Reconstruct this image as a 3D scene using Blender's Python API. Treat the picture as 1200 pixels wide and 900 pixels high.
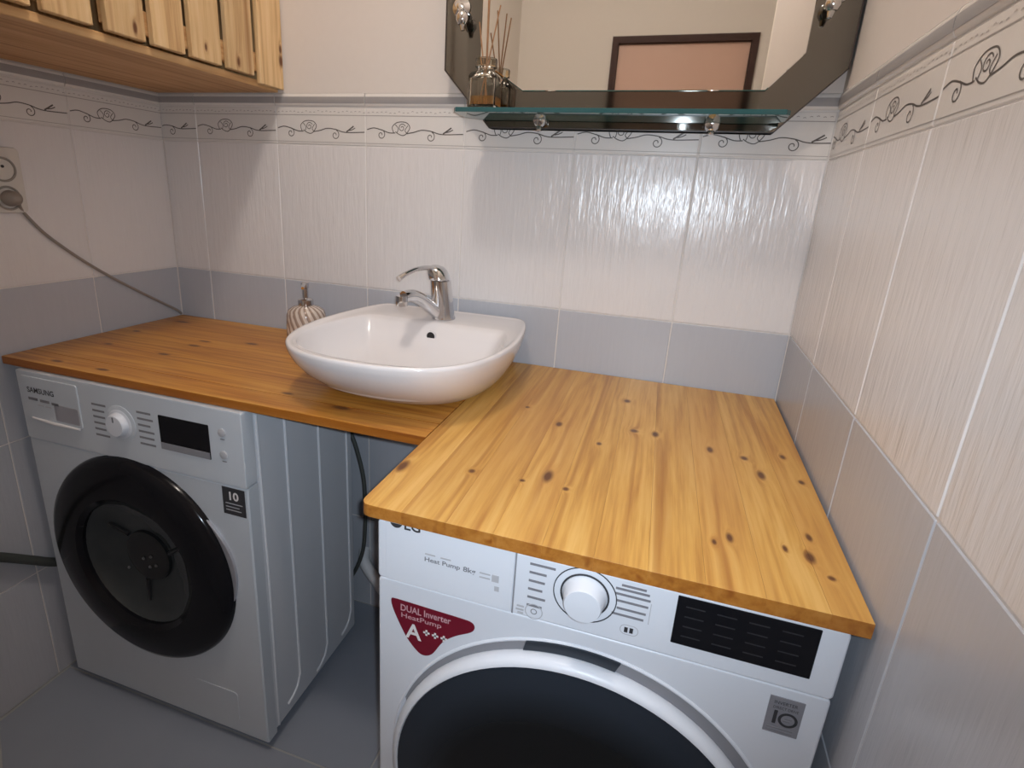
import bpy, bmesh, math, random
from mathutils import Vector, Matrix
random.seed(7)
S = bpy.context.scene
COL = S.collection
for o in list(bpy.data.objects):
    bpy.data.objects.remove(o)
Z0 = 0.84            # height of the worktop surface; all z below are relative to it
PI = math.pi

# ---------------------------------------------------------------- camera
cam_d = bpy.data.cameras.new('camera')
cam = bpy.data.objects.new('camera', cam_d)
COL.objects.link(cam)
cam_d.sensor_width = 36.0
cam_d.lens = 637.03 / 1200 * 36.0
cam_d.shift_x = 30.75 / 1200
cam_d.shift_y = -30.0 / 1200
cam_d.clip_start = 0.01
cam.matrix_world = (Matrix.Translation((1.3222, -1.23584, 0.38576 + Z0))
                    @ Matrix.Rotation(0.29558, 4, 'Z') @ Matrix.Rotation(1.27861, 4, 'X')
                    @ Matrix.Rotation(0.0547, 4, 'Z'))
S.camera = cam

# ---------------------------------------------------------------- light
W = bpy.data.worlds.new('world')
S.world = W
W.use_nodes = True
W.node_tree.nodes['Background'].inputs[0].default_value = (0.80, 0.88, 1.0, 1)
W.node_tree.nodes['Background'].inputs[1].default_value = 0.10


def lamp(name, kind, loc, energy, color, size=0.1, rot=(0, 0, 0)):
    d = bpy.data.lights.new(name, kind)
    d.energy = energy
    d.color = color
    if kind == 'AREA':
        d.shape = 'DISK'
        d.size = size
    else:
        d.shadow_soft_size = size
    o = bpy.data.objects.new(name, d)
    o.location = (loc[0], loc[1], loc[2] + Z0)
    o.rotation_euler = rot
    COL.objects.link(o)
    return o


lamp('ceiling_light', 'POINT', (0.92, -0.80, 1.66), 19.5, (1.0, 0.905, 0.83), 0.07)
# the phone's own light, beside its lens, pointing the way the photograph was taken
ph = lamp('phone_light', 'SPOT', (1.337, -1.236, 0.40), 27.0, (0.74, 0.87, 1.0), 0.006)
ph.rotation_euler = cam.matrix_world.to_euler()
ph.data.spot_size = math.radians(110)
ph.data.spot_blend = 1.0

S.view_settings.view_transform = 'Standard'
S.view_settings.look = 'None'
S.view_settings.gamma = 1.0
S.view_settings.exposure = 0.0
S.view_settings.use_curve_mapping = False


# ---------------------------------------------------------------- materials
class NT:
    def __init__(s, m):
        s.t = m.node_tree
        s.n = s.t.nodes
        s.l = s.t.links
        s.b = s.n['Principled BSDF']

    def new(s, typ, **kw):
        x = s.n.new(typ)
        for k, v in kw.items():
            setattr(x, k, v)
        return x

    def math(s, op, a, b=None, clamp=False):
        x = s.n.new('ShaderNodeMath')
        x.operation = op
        x.use_clamp = clamp
        s.put(x.inputs[0], a)
        if b is not None:
            s.put(x.inputs[1], b)
        return x.outputs[0]

    def vmath(s, op, a, b):
        x = s.n.new('ShaderNodeVectorMath')
        x.operation = op
        s.put(x.inputs[0], a)
        s.put(x.inputs[1], b)
        return x

    def put(s, inp, v):
        if hasattr(v, 'is_output'):
            s.l.new(v, inp)
        else:
            inp.default_value = v

    def ramp(s, fac, stops):
        r = s.n.new('ShaderNodeValToRGB')
        s.put(r.inputs[0], fac)
        e = r.color_ramp.elements
        while len(e) < len(stops):
            e.new(0.5)
        for i, (pz, c) in enumerate(stops):
            e[i].position = pz
            e[i].color = (*c, 1)
        return r.outputs[0]

    def noise(s, vec, scale, detail=3, rough=0.5):
        x = s.n.new('ShaderNodeTexNoise')
        x.inputs['Scale'].default_value = scale
        x.inputs['Detail'].default_value = detail
        x.inputs['Roughness'].default_value = rough
        s.put(x.inputs['Vector'], vec)
        return x.outputs['Fac']

    def mix(s, fac, a, b, mode='MIX'):
        x = s.n.new('ShaderNodeMix')
        x.data_type = 'RGBA'
        x.blend_type = mode
        s.put(x.inputs[0], fac)
        s.put(x.inputs[6], a if hasattr(a, 'is_output') else (*a, 1))
        s.put(x.inputs[7], b if hasattr(b, 'is_output') else (*b, 1))
        return x.outputs[2]

    def bump(s, h, strength=0.3, dist=0.002):
        x = s.n.new('ShaderNodeBump')
        x.inputs['Strength'].default_value = strength
        x.inputs['Distance'].default_value = dist
        s.l.new(h, x.inputs['Height'])
        s.l.new(x.outputs[0], s.b.inputs['Normal'])


def mat(name, color, rough=0.5, metal=0.0, spec=0.5, trans=0.0, ior=1.45, coat=0.0):
    m = bpy.data.materials.new(name)
    m.use_nodes = True
    b = m.node_tree.nodes['Principled BSDF']
    b.inputs['Base Color'].default_value = (*color, 1)
    b.inputs['Roughness'].default_value = rough
    b.inputs['Metallic'].default_value = metal
    b.inputs['Specular IOR Level'].default_value = spec
    b.inputs['Transmission Weight'].default_value = trans
    b.inputs['IOR'].default_value = ior
    b.inputs['Coat Weight'].default_value = coat
    return m


def speckle(name, c1, c2, rough, scale=40, bump=0.0, **kw):
    m = mat(name, c1, rough, **kw)
    t = NT(m)
    tc = t.new('ShaderNodeTexCoord')
    n = t.noise(tc.outputs['Object'], scale, 4)
    t.put(t.b.inputs['Base Color'], t.mix(n, c1, c2))
    if bump:
        t.bump(n, bump, 0.001)
    return m


def tile_mat(name, c, dark, rough, streak, bump):
    m = mat(name, c, rough)
    t = NT(m)
    tc = t.new('ShaderNodeTexCoord')
    oi = t.new('ShaderNodeObjectInfo')
    off = t.math('MULTIPLY', oi.outputs['Random'], 37.0)
    v = t.vmath('ADD', tc.outputs['Object'], off).outputs[0]
    v1 = t.vmath('MULTIPLY', v, (1.0, 0.2, 0.10)).outputs[0]
    n1 = t.noise(v1, 130, 3, 0.6)
    v2 = t.vmath('MULTIPLY', v, (1.0, 0.2, 0.28)).outputs[0]
    n2 = t.noise(v2, 45, 2)
    h = t.math('ADD', n1, n2)
    f = t.math('MULTIPLY', t.math('SUBTRACT', n1, 0.35, True), streak, True)
    base = t.mix(f, c, dark)
    tint = t.math('ADD', t.math('MULTIPLY', oi.outputs['Random'], 0.06), 0.95)
    t.put(t.b.inputs['Base Color'], t.mix(1.0, base, (1, 1, 1), 'MULTIPLY'))
    mul = t.vmath('SCALE', base, (0, 0, 0))
    t.put(mul.inputs['Scale'], tint)
    t.put(t.b.inputs['Base Color'], mul.outputs[0])
    t.bump(h, bump, 0.003)
    return m


def wood_mat(name, axis, light, mid, dark, knots=(), plane='xy', rough=0.38, rnd=0.22, coat=0.1, red=None, dark_sides=False):
    """pine: grain along axis, with knots at real places on the board (world coordinates)"""
    m = mat(name, mid, rough, coat=coat)
    t = NT(m)
    geo = t.new('ShaderNodeNewGeometry')
    oi = t.new('ShaderNodeObjectInfo')
    P = geo.outputs['Position']
    off = t.vmath('MULTIPLY', t.math('MULTIPLY', oi.outputs['Random'], 53.0), (1.0, 1.0, 1.0)).outputs[0]
    Q = t.vmath('ADD', P, off).outputs[0]
    kn = None
    halo = None
    kr_ = random.Random(len(knots))
    for i, k in enumerate(knots):
        kx, ky = k[0], k[1]
        r = k[2] if len(k) > 2 else 0.008
        d = t.vmath('SUBTRACT', P, (kx, ky, Z0)).outputs[0]
        el = kr_.uniform(0.9, 2.6) if axis != 'x' else kr_.uniform(1.6, 3.6)
        sc = {'x': (1 / (r * el), 1 / r, 0), 'y': (1 / r, 1 / (r * el), 0), 'z': (1 / r, 0, 1 / (r * el))}[axis]
        if plane == 'yz':
            d = t.vmath('SUBTRACT', P, (0, kx, ky + Z0)).outputs[0]
            sc = (0, 1 / r, 1 / (r * el))
        L = t.vmath('LENGTH', t.vmath('MULTIPLY', d, sc).outputs[0], (0, 0, 0)).outputs['Value']
        a = t.math('SUBTRACT', 1.5, L, True)
        b = t.math('MULTIPLY', t.math('SUBTRACT', 3.2, L, True), 0.5)
        b = t.math('DIVIDE', 1.0, t.math('ADD', 1.0, t.math('MULTIPLY', L, L)))
        kn = a if kn is None else t.math('MAXIMUM', kn, a)
        halo = b if halo is None else t.math('MAXIMUM', halo, b)
    s1 = {'x': (0.045, 1, 1), 'y': (1, 0.045, 1), 'z': (1, 1, 0.045)}[axis]
    s2 = {'x': (0.12, 1, 1), 'y': (1, 0.12, 1), 'z': (1, 1, 0.12)}[axis]
    Q2 = Q
    if halo is not None:
        Q2 = t.vmath('ADD', Q, t.math('MULTIPLY', halo, 0.02)).outputs[0]
    g1 = t.noise(t.vmath('MULTIPLY', Q2, s1).outputs[0], 95, 3, 0.55)
    g2 = t.noise(t.vmath('MULTIPLY', Q2, s2).outputs[0], 22, 2, 0.5)
    g3 = t.noise(t.vmath('MULTIPLY', Q2, s1).outputs[0], 420, 2, 0.5)
    g = t.math('ADD', t.math('MULTIPLY', g1, 0.6), t.math('ADD', t.math('MULTIPLY', g2, 0.3), t.math('MULTIPLY', g3, 0.12)))
    c = t.ramp(g, [(0.37, light), (0.5, mid), (0.66, dark)])
    s3 = {'x': (0.012, 1, 1), 'y': (1, 0.012, 1), 'z': (1, 1, 0.012)}[axis]
    g5 = t.noise(t.vmath('MULTIPLY', Q2, s3).outputs[0], 70, 1, 0.4)
    c = t.mix(t.math('MULTIPLY', t.math('SUBTRACT', g5, 0.60, True), 5.0, True), c, (dark[0] * .8, dark[1] * .68, dark[2] * .6))
    if red is not None:
        g4 = t.noise(t.vmath('MULTIPLY', Q, s2).outputs[0], 6, 2, 0.5)
        c = t.mix(t.math('MULTIPLY', t.math('SUBTRACT', g4, 0.50, True), 2.4, True), c, red)
    sc = t.vmath('SCALE', c, (0, 0, 0))
    t.put(sc.inputs['Scale'], t.math('ADD', t.math('MULTIPLY', oi.outputs['Random'], rnd), 1 - rnd / 2))
    c = sc.outputs[0]
    if kn is not None:
        c = t.mix(t.math('MULTIPLY', t.math('SUBTRACT', halo, 0.12, True), 0.75, True), c, (dark[0] * 0.8, dark[1] * 0.62, dark[2] * 0.5))
        c = t.mix(t.math('MULTIPLY', kn, 1.1, True), c, (0.13, 0.048, 0.016))
    if dark_sides:  # upright faces darker than the top; only wood_y shows end grain in front
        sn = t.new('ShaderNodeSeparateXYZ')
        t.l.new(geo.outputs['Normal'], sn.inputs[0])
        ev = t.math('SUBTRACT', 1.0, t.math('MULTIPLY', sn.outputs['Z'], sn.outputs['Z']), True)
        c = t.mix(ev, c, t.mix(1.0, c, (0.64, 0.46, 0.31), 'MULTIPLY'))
    t.put(t.b.inputs['Base Color'], c)
    t.bump(g1, 0.06, 0.001)
    return m


KR = [(1.0064, -0.5854, 0.0062), (1.1046, -0.5596, 0.0043), (1.1795, -0.557, 0.0037), (1.2111, -0.5302, 0.0062),
      (1.2417, -0.556, 0.0037), (1.3208, -0.3084, 0.0062), (1.3571, -0.3076, 0.0050), (1.2685, -0.3879, 0.0037),
      (1.445, -0.3337, 0.0043), (1.4961, -0.3445, 0.0050), (1.5137, -0.3974, 0.0050), (1.5688, -0.3973, 0.0037),
      (1.5581, -0.313, 0.0037), (1.5454, -0.5531, 0.0031), (1.5368, -0.5976, 0.0050), (1.4502, -0.5919, 0.0037),
      (1.4313, -0.6087, 0.0025), (1.5515, -0.6314, 0.0037), (1.5119, -0.5904, 0.0025), (1.1913, -0.3352, 0.0050),
      (1.2991, -0.1593, 0.0056), (1.12, -0.28, 0.0037)]
KL = [(0.2785, -0.3234, 0.0056), (0.2807, -0.2404, 0.0056), (0.2742, -0.1992, 0.0043), (0.386, -0.1651, 0.0062),
      (0.6769, -0.4115, 0.0043), (0.1346, -0.4574, 0.0050), (0.1057, -0.3187, 0.0050), (0.8074, -0.4314, 0.0068),
      (0.2623, -0.4575, 0.0050), (0.075, -0.0736, 0.0062), (0.0585, -0.2032, 0.0050)]

M = {}
M['wood_y'] = wood_mat('pine worktop grain in depth', 'y', (0.71, 0.42, 0.125), (0.63, 0.34, 0.08), (0.45, 0.205, 0.042), KR, red=(0.48, 0.225, 0.06), rnd=0.10, dark_sides=True)
M['wood_x'] = wood_mat('pine worktop grain across', 'x', (0.63, 0.32, 0.07), (0.55, 0.245, 0.038), (0.37, 0.13, 0.02), KL, red=(0.38, 0.145, 0.035), rnd=0.10, dark_sides=True)
M['wood_z'] = wood_mat('pale pine slats', 'z', (0.70, 0.50, 0.28), (0.64, 0.43, 0.215), (0.47, 0.28, 0.125),
                       [(-0.012, 0.665, .006), (-0.012, 0.69, .004), (-0.155, 0.633, .004), (-0.405, 0.632, .004), (-0.245, 0.64, .003)], plane='yz', rough=0.5, rnd=0.3, coat=0)
M['wood_b'] = wood_mat('pale pine board', 'y', (0.64, 0.41, 0.20), (0.58, 0.34, 0.15), (0.44, 0.23, 0.09), rough=0.55, rnd=0.1, coat=0)
M['white_tile'] = tile_mat('white ribbed tile', (0.74, 0.705, 0.695), (0.69, 0.65, 0.635), 0.22, 0.7, 0.42)
M['grey_tile'] = tile_mat('grey ribbed tile', (0.47, 0.48, 0.52), (0.43, 0.44, 0.48), 0.26, 0.8, 0.16)
M['frieze'] = tile_mat('cream frieze tile', (0.71, 0.675, 0.645), (0.67, 0.635, 0.60), 0.25, 0.5, 0.05)
M['trim'] = speckle('grey moulding band', (0.30, 0.285, 0.285), (0.34, 0.32, 0.315), 0.5, 30)
M['print'] = mat('dark vine print', (0.10, 0.085, 0.075), 0.4)
M['print2'] = mat('grey border print', (0.34, 0.31, 0.29), 0.4)
M['grout'] = speckle('white grout', (0.74, 0.70, 0.67), (0.66, 0.62, 0.59), 0.8, 90)
M['paint'] = speckle('cream wall paint', (0.69, 0.63, 0.585), (0.665, 0.605, 0.56), 0.75, 60, 0.05)
M['rear_paint'] = speckle('pale cream rear wall paint', (0.82, 0.76, 0.69), (0.80, 0.74, 0.67), 0.75, 60)
M['ceiling'] = speckle('white ceiling paint', (0.8, 0.78, 0.74), (0.77, 0.75, 0.71), 0.8, 50)
M['floor_tile'] = speckle('slate grey floor tile', (0.22, 0.24, 0.285), (0.25, 0.27, 0.315), 0.4, 9, 0.03)
M['floor_grout'] = speckle('pale floor grout', (0.36, 0.36, 0.36), (0.32, 0.32, 0.32), 0.8, 80)
M['white_metal'] = speckle('white enamelled steel', (0.665, 0.69, 0.745), (0.645, 0.67, 0.725), 0.32, 20)
M['white_plastic'] = speckle('white moulded plastic', (0.67, 0.695, 0.75), (0.655, 0.68, 0.735), 0.36, 30)
M['washer_steel'] = speckle('silvery white enamelled steel', (0.52, 0.56, 0.61), (0.50, 0.54, 0.59), 0.34, 20)
M['washer_plastic'] = speckle('silvery white plastic', (0.55, 0.59, 0.64), (0.53, 0.57, 0.62), 0.36, 30)
M['bead_metal'] = speckle('pale steel bead', (0.66, 0.68, 0.72), (0.62, 0.64, 0.68), 0.38, 20)
M['side_metal'] = speckle('pale grey steel side', (0.60, 0.625, 0.67), (0.57, 0.595, 0.64), 0.38, 20)
M['seam'] = speckle('grey seam', (0.25, 0.25, 0.27), (0.22, 0.22, 0.24), 0.6, 40)
M['mark'] = speckle('grey printing', (0.17, 0.17, 0.19), (0.22, 0.22, 0.24), 0.6, 60)
M['mark_pale'] = speckle('pale grey printing', (0.42, 0.42, 0.45), (0.46, 0.46, 0.48), 0.6, 60)
M['ink'] = speckle('black printing', (0.03, 0.03, 0.035), (0.04, 0.04, 0.045), 0.5, 60)
M['black_gloss'] = speckle('black gloss plastic', (0.006, 0.006, 0.008), (0.009, 0.009, 0.011), 0.14, 20, spec=0.22)
M['black'] = speckle('black plastic', (0.012, 0.012, 0.014), (0.016, 0.016, 0.018), 0.35, 30)
M['black_line'] = speckle('dim display print', (0.022, 0.022, 0.026), (0.028, 0.028, 0.032), 0.4, 30)
M['dark_glass'] = mat('smoked door glass', (0.030, 0.034, 0.036), 0.06, spec=0.4)
t_ = NT(M['dark_glass'])
t_.put(t_.b.inputs['Base Color'], t_.mix(t_.noise(t_.new('ShaderNodeTexCoord').outputs['Object'], 12, 3), (0.022, 0.025, 0.027), (0.045, 0.05, 0.052)))
M['latch'] = speckle('blue black latch plastic', (0.020, 0.026, 0.036), (0.026, 0.032, 0.042), 0.3, 4)
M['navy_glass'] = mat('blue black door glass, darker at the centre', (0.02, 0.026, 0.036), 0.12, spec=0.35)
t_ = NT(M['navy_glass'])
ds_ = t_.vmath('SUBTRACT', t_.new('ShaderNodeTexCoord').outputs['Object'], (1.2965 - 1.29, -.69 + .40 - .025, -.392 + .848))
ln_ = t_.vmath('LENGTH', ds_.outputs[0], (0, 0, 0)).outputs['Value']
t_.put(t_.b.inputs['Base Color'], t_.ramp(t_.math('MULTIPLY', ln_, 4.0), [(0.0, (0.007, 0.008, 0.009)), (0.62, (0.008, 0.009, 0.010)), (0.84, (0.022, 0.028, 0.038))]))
M['deep_glass'] = speckle('near black door centre', (0.008, 0.009, 0.010), (0.012, 0.013, 0.014), 0.12, 4)
M['steel'] = speckle('drum steel', (0.35, 0.35, 0.36), (0.28, 0.28, 0.29), 0.3, 60, metal=1.0)
M['silver'] = speckle('silver plastic', (0.50, 0.50, 0.54), (0.46, 0.46, 0.50), 0.28, 40, metal=0.6)
M['chrome'] = speckle('chrome', (0.72, 0.72, 0.73), (0.66, 0.66, 0.67), 0.09, 15, metal=1.0)
M['red'] = speckle('dark red sticker', (0.18, 0.006, 0.022), (0.13, 0.005, 0.017), 0.4, 25)
M['white_ink'] = speckle('white printing', (0.75, 0.72, 0.72), (0.70, 0.68, 0.68), 0.5, 60)
M['pink_ink'] = speckle('pale pink printing', (0.52, 0.30, 0.33), (0.48, 0.27, 0.30), 0.5, 60)
M['badge'] = speckle('grey metal badge', (0.25, 0.25, 0.28), (0.30, 0.30, 0.33), 0.4, 60, metal=0.3)
M['ceramic'] = speckle('white glazed ceramic', (0.755, 0.72, 0.72), (0.74, 0.705, 0.705), 0.14, 6, coat=0.3)
M['hole'] = speckle('dark hole', (0.015, 0.013, 0.012), (0.02, 0.018, 0.017), 0.6, 30)
M['mirror'] = mat('mirror silver', (0.88, 0.87, 0.83), 0.015, 1.0)
M['tint_mirror'] = mat('smoked mirror', (0.21, 0.205, 0.19), 0.05, 1.0)
for k_, a_, b_ in (('mirror', (0.94, 0.94, 0.92), (0.93, 0.93, 0.91)), ('tint_mirror', (0.21, 0.205, 0.19), (0.195, 0.19, 0.175))):
    t_ = NT(M[k_])
    t_.put(t_.b.inputs['Base Color'], t_.mix(t_.noise(t_.new('ShaderNodeTexCoord').outputs['Object'], 3, 1), a_, b_))
M['mirror_edge'] = speckle('dark mirror edge', (0.045, 0.035, 0.03), (0.06, 0.045, 0.04), 0.3, 30)
M['shelf_glass'] = mat('green shelf glass', (0.05, 0.17, 0.17), 0.03, trans=0.4, ior=1.5)
M['shelf_edge'] = speckle('teal glass edge', (0.025, 0.085, 0.09), (0.035, 0.11, 0.115), 0.08, 25)
M['clear_glass'] = mat('clear bottle glass', (0.93, 0.93, 0.90), 0.03, trans=1.0, ior=1.45)
M['amber'] = mat('amber oil', (0.85, 0.38, 0.06), 0.03, trans=0.75, ior=1.36)
M['reed'] = speckle('brown reed', (0.36, 0.19, 0.09), (0.30, 0.15, 0.07), 0.7, 90)
M['outlet'] = speckle('cream outlet plastic', (0.62, 0.58, 0.53), (0.60, 0.56, 0.51), 0.4, 30)
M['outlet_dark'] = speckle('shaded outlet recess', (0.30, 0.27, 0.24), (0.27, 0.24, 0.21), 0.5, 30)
M['cord'] = speckle('grey cable', (0.30, 0.26, 0.23), (0.27, 0.23, 0.20), 0.5, 50)
M['hose_dark'] = speckle('dark ribbed hose', (0.055, 0.06, 0.055), (0.07, 0.075, 0.07), 0.6, 60)
M['hose_grey'] = speckle('pale grey hose', (0.66, 0.66, 0.67), (0.60, 0.60, 0.61), 0.5, 60)
M['door_frame'] = speckle('dark brown door frame', (0.040, 0.014, 0.010), (0.055, 0.020, 0.013), 0.6, 30)
M['door_panel'] = speckle('peach door leaf', (0.72, 0.47, 0.36), (0.68, 0.44, 0.335), 0.5, 10)
M['pine_edge'] = M['wood_y']
# pump bottle: glass printed with slanted brown and white stripes
m_ = mat('striped pump bottle', (0.8, 0.7, 0.65), 0.15, trans=0.0, coat=0.5)
t_ = NT(m_)
g_ = t_.new('ShaderNodeTexGradient', gradient_type='RADIAL')
tc_ = t_.new('ShaderNodeTexCoord')
t_.l.new(tc_.outputs['Object'], g_.inputs[0])
sx_ = t_.new('ShaderNodeSeparateXYZ')
t_.l.new(tc_.outputs['Object'], sx_.inputs[0])
ph_ = t_.math('ADD', t_.math('MULTIPLY', g_.outputs['Fac'], 18.0), t_.math('MULTIPLY', sx_.outputs['Z'], 26.0))
fr_ = t_.math('FRACT', ph_)
t_.put(t_.b.inputs['Base Color'], t_.ramp(fr_, [(0.0, (0.27, 0.19, 0.155)), (0.40, (0.40, 0.29, 0.22)), (0.55, (0.70, 0.61, 0.53)), (0.95, (0.60, 0.50, 0.43))]))
M['striped'] = m_


# ---------------------------------------------------------------- mesh building
class MB:
    def __init__(s):
        s.bm = bmesh.new()

    def _pts(s, pts):
        return [s.bm.verts.new((q[0], q[1], q[2])) for q in pts]

    def box(s, x0, x1, y0, y1, z0, z1, bev=0.0, seg=2):
        v = s._pts([(x, y, z) for z in (z0, z1) for y in (y0, y1) for x in (x0, x1)])
        fs = [s.bm.faces.new([v[i] for i in q]) for q in
              ((0, 2, 3, 1), (4, 5, 7, 6), (0, 1, 5, 4), (2, 6, 7, 3), (0, 4, 6, 2), (1, 3, 7, 5))]
        if bev > 0:
            es = list({e for f in fs for e in f.edges})
            bmesh.ops.bevel(s.bm, geom=es, offset=bev, segments=seg, profile=0.5, affect='EDGES')
        return s

    def loft(s, rings, close=True, cap0=True, cap1=True):
        R = [s._pts(r) for r in rings]
        n = len(R[0])
        for a, b in zip(R, R[1:]):
            for i in range(n if close else n - 1):
                j = (i + 1) % n
                s.bm.faces.new((a[i], a[j], b[j], b[i]))
        if cap0:
            s.bm.faces.new(list(reversed(R[0])))
        if cap1:
            s.bm.faces.new(R[-1])
        return s

    def prism(s, poly, axis, a, b, bev=0.0, seg=2):
        def P(u, v, w):
            return {'x': (w, u, v), 'y': (u, w, v), 'z': (u, v, w)}[axis]
        A = s._pts([P(u, v, a) for u, v in poly])
        B = s._pts([P(u, v, b) for u, v in poly])
        n = len(A)
        fs = [s.bm.faces.new(A), s.bm.faces.new(list(reversed(B)))]
        for i in range(n):
            fs.append(s.bm.faces.new((A[i], B[i], B[(i + 1) % n], A[(i + 1) % n])))
        bmesh.ops.recalc_face_normals(s.bm, faces=fs)
        if bev > 0:
            es = list({e for f in fs[:2] for e in f.edges})
            bmesh.ops.bevel(s.bm, geom=es, offset=bev, segments=seg, profile=0.5, affect='EDGES')
        return s

    def lathe(s, prof, c, axis='z', n=32, cap=True):
        rings = []
        for r, h in prof:
            ring = []
            for i in range(n):
                a = 2 * PI * i / n
                u, v = r * math.cos(a), r * math.sin(a)
                ring.append({'z': (c[0] + u, c[1] + v, c[2] + h), 'y': (c[0] + u, c[1] + h, c[2] + v),
                             'x': (c[0] + h, c[1] + u, c[2] + v)}[axis])
            rings.append(ring)
        return s.loft(rings, True, cap, cap)

    def tube(s, path, r, n=12, cap=True):
        P = [Vector(q) for q in path]
        rs = r if isinstance(r, (list, tuple)) else [r] * len(P)
        rings = []
        up = None
        for i, q in enumerate(P):
            t = (P[min(i + 1, len(P) - 1)] - P[max(i - 1, 0)]).normalized()
            if up is None:
                up = t.orthogonal().normalized()
            up = (up - t * up.dot(t)).normalized()
            bi = t.cross(up)
            rings.append([tuple(q + (up * math.cos(2 * PI * k / n) + bi * math.sin(2 * PI * k / n)) * rs[i]) for k in range(n)])
        return s.loft(rings, True, cap, cap)

    def ribbon(s, pts, w, y):
        """flat printed stroke in the x-z plane at depth y"""
        P = [Vector((a, 0, b)) for a, b in pts]
        L = []
        for i, q in enumerate(P):
            t = (P[min(i + 1, len(P) - 1)] - P[max(i - 1, 0)])
            t = t.normalized() if t.length > 0 else Vector((1, 0, 0))
            nrm = Vector((-t.z, 0, t.x)) * w / 2
            L.append((s.bm.verts.new((q.x + nrm.x, y, q.z + nrm.z)), s.bm.verts.new((q.x - nrm.x, y, q.z - nrm.z))))
        for (a, b), (c, d) in zip(L, L[1:]):
            s.bm.faces.new((a, b, d, c))
        return s

    def clip(s, co, no):
        bmesh.ops.bisect_plane(s.bm, geom=s.bm.verts[:] + s.bm.edges[:] + s.bm.faces[:], plane_co=co, plane_no=no, clear_outer=True)
        return s

    def mesh(s, name, material, origin=(0, 0, 0), angle=35, recalc=True):
        if recalc:
            bmesh.ops.recalc_face_normals(s.bm, faces=s.bm.faces[:])
        for f in s.bm.faces:
            f.smooth = True
        lim = math.radians(angle)
        for e in s.bm.edges:
            if len(e.link_faces) == 2 and e.calc_face_angle(0) > lim:
                e.smooth = False
        bmesh.ops.translate(s.bm, verts=s.bm.verts[:], vec=(-origin[0], -origin[1], -origin[2]))
        me = bpy.data.meshes.new(name)
        s.bm.to_mesh(me)
        s.bm.free()
        me.materials.append(material)
        return me


def wpos(o):
    v = Vector((0, 0, 0))
    while o is not None:
        v += o.location
        o = o.parent
    return v


def link(name, me, loc=(0, 0, 0), parent=None):
    o = bpy.data.objects.new(name, me)
    o.location = loc
    COL.objects.link(o)
    if parent is not None:
        o.parent = parent
    return o


def obj(name, mb, material, parent=None, base=None, angle=35, recalc=True):
    """mb holds coordinates relative to the worktop surface; base = pivot when top-level"""
    if parent is not None:
        w = wpos(parent)
        me = mb.mesh(name, material, (w.x, w.y, w.z - Z0), angle, recalc)
        o = link(name, me, (0, 0, 0), parent)
    else:
        b = base or (0, 0, 0)
        me = mb.mesh(name, material, b, angle, recalc)
        o = link(name, me, (b[0], b[1], b[2] + Z0))
    if recalc:
        wn = o.modifiers.new('weighted normals', 'WEIGHTED_NORMAL')
        wn.keep_sharp = True
        wn.weight = 100
    return o


def tag(o, label, cat, group=None):
    o['label'] = label
    o['category'] = cat
    if group:
        o['group'] = group
    return o


def thing(name, label, cat, base):
    o = bpy.data.objects.new(name, None)
    o.empty_display_size = 0.05
    o.location = (base[0], base[1], base[2] + Z0)
    COL.objects.link(o)
    return tag(o, label, cat)


def arc(cx, cy, r, a0, a1, n):
    return [(cx + r * math.cos(a0 + (a1 - a0) * i / n), cy + r * math.sin(a0 + (a1 - a0) * i / n)) for i in range(n + 1)]


def rrect(x0, x1, z0, z1, r, n=4):
    return (arc(x1 - r, z1 - r, r, 0, PI / 2, n) + arc(x0 + r, z1 - r, r, PI / 2, PI, n)
            + arc(x0 + r, z0 + r, r, PI, 1.5 * PI, n) + arc(x1 - r, z0 + r, r, 1.5 * PI, 2 * PI, n))


def spline(pts, n=8, closed=False):
    out = []
    N = len(pts)
    rng = range(N if closed else N - 1)
    for i in rng:
        if closed:
            q = [Vector(pts[(i + k) % N]) for k in (-1, 0, 1, 2)]
        else:
            q = [Vector(pts[max(0, min(N - 1, i + k))]) for k in (-1, 0, 1, 2)]
        for k in range(n):
            t = k / n
            v = 0.5 * ((2 * q[1]) + (q[2] - q[0]) * t + (2 * q[0] - 5 * q[1] + 4 * q[2] - q[3]) * t * t
                       + (3 * q[1] - q[0] - 3 * q[2] + q[3]) * t ** 3)
            out.append(tuple(v))
    if not closed:
        out.append(tuple(pts[-1]))
    return out


def text(name, body, x, y, z, w, h, material, parent, bold=0.0):
    """lettering in the x-z plane facing the camera side (-y); x,z = lower left corner"""
    c = bpy.data.curves.new('lettering', 'FONT')
    c.body = body
    c.size = 1.0
    c.offset = bold
    c.resolution_u = 3
    o = bpy.data.objects.new('lettering', c)
    COL.objects.link(o)
    bpy.context.view_layer.update()
    me = bpy.data.meshes.new_from_object(o.evaluated_get(bpy.context.evaluated_depsgraph_get()))
    bpy.data.objects.remove(o)
    xs = [v.co.x for v in me.vertices]
    ys = [v.co.y for v in me.vertices]
    x0, x1, y0, y1 = min(xs), max(xs), min(ys), max(ys)
    wp = wpos(parent)
    for v in me.vertices:
        a, b = v.co.x, v.co.y
        v.co = (x + (a - x0) / (x1 - x0) * w - wp.x, y - wp.y, z + (b - y0) / (y1 - y0) * h - (wp.z - Z0))
    me.materials.clear()
    me.materials.append(material)
    me.name = name
    return link(name, me, (0, 0, 0), parent)


def structure(o):
    o['kind'] = 'structure'
    return o


# ---------------------------------------------------------------- the room shell
ZG, ZF, ZT, ZTOP = 0.1405, 0.4815, 0.5665, 0.597
ROWS = [(-0.848, -0.5415, 'grey_tile'), (-0.5415, -0.2005, 'grey_tile'), (-0.2005, ZG, 'grey_tile'), (ZG, ZF, 'white_tile')]
GAP = 0.0028
_tiles = {}


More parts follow.
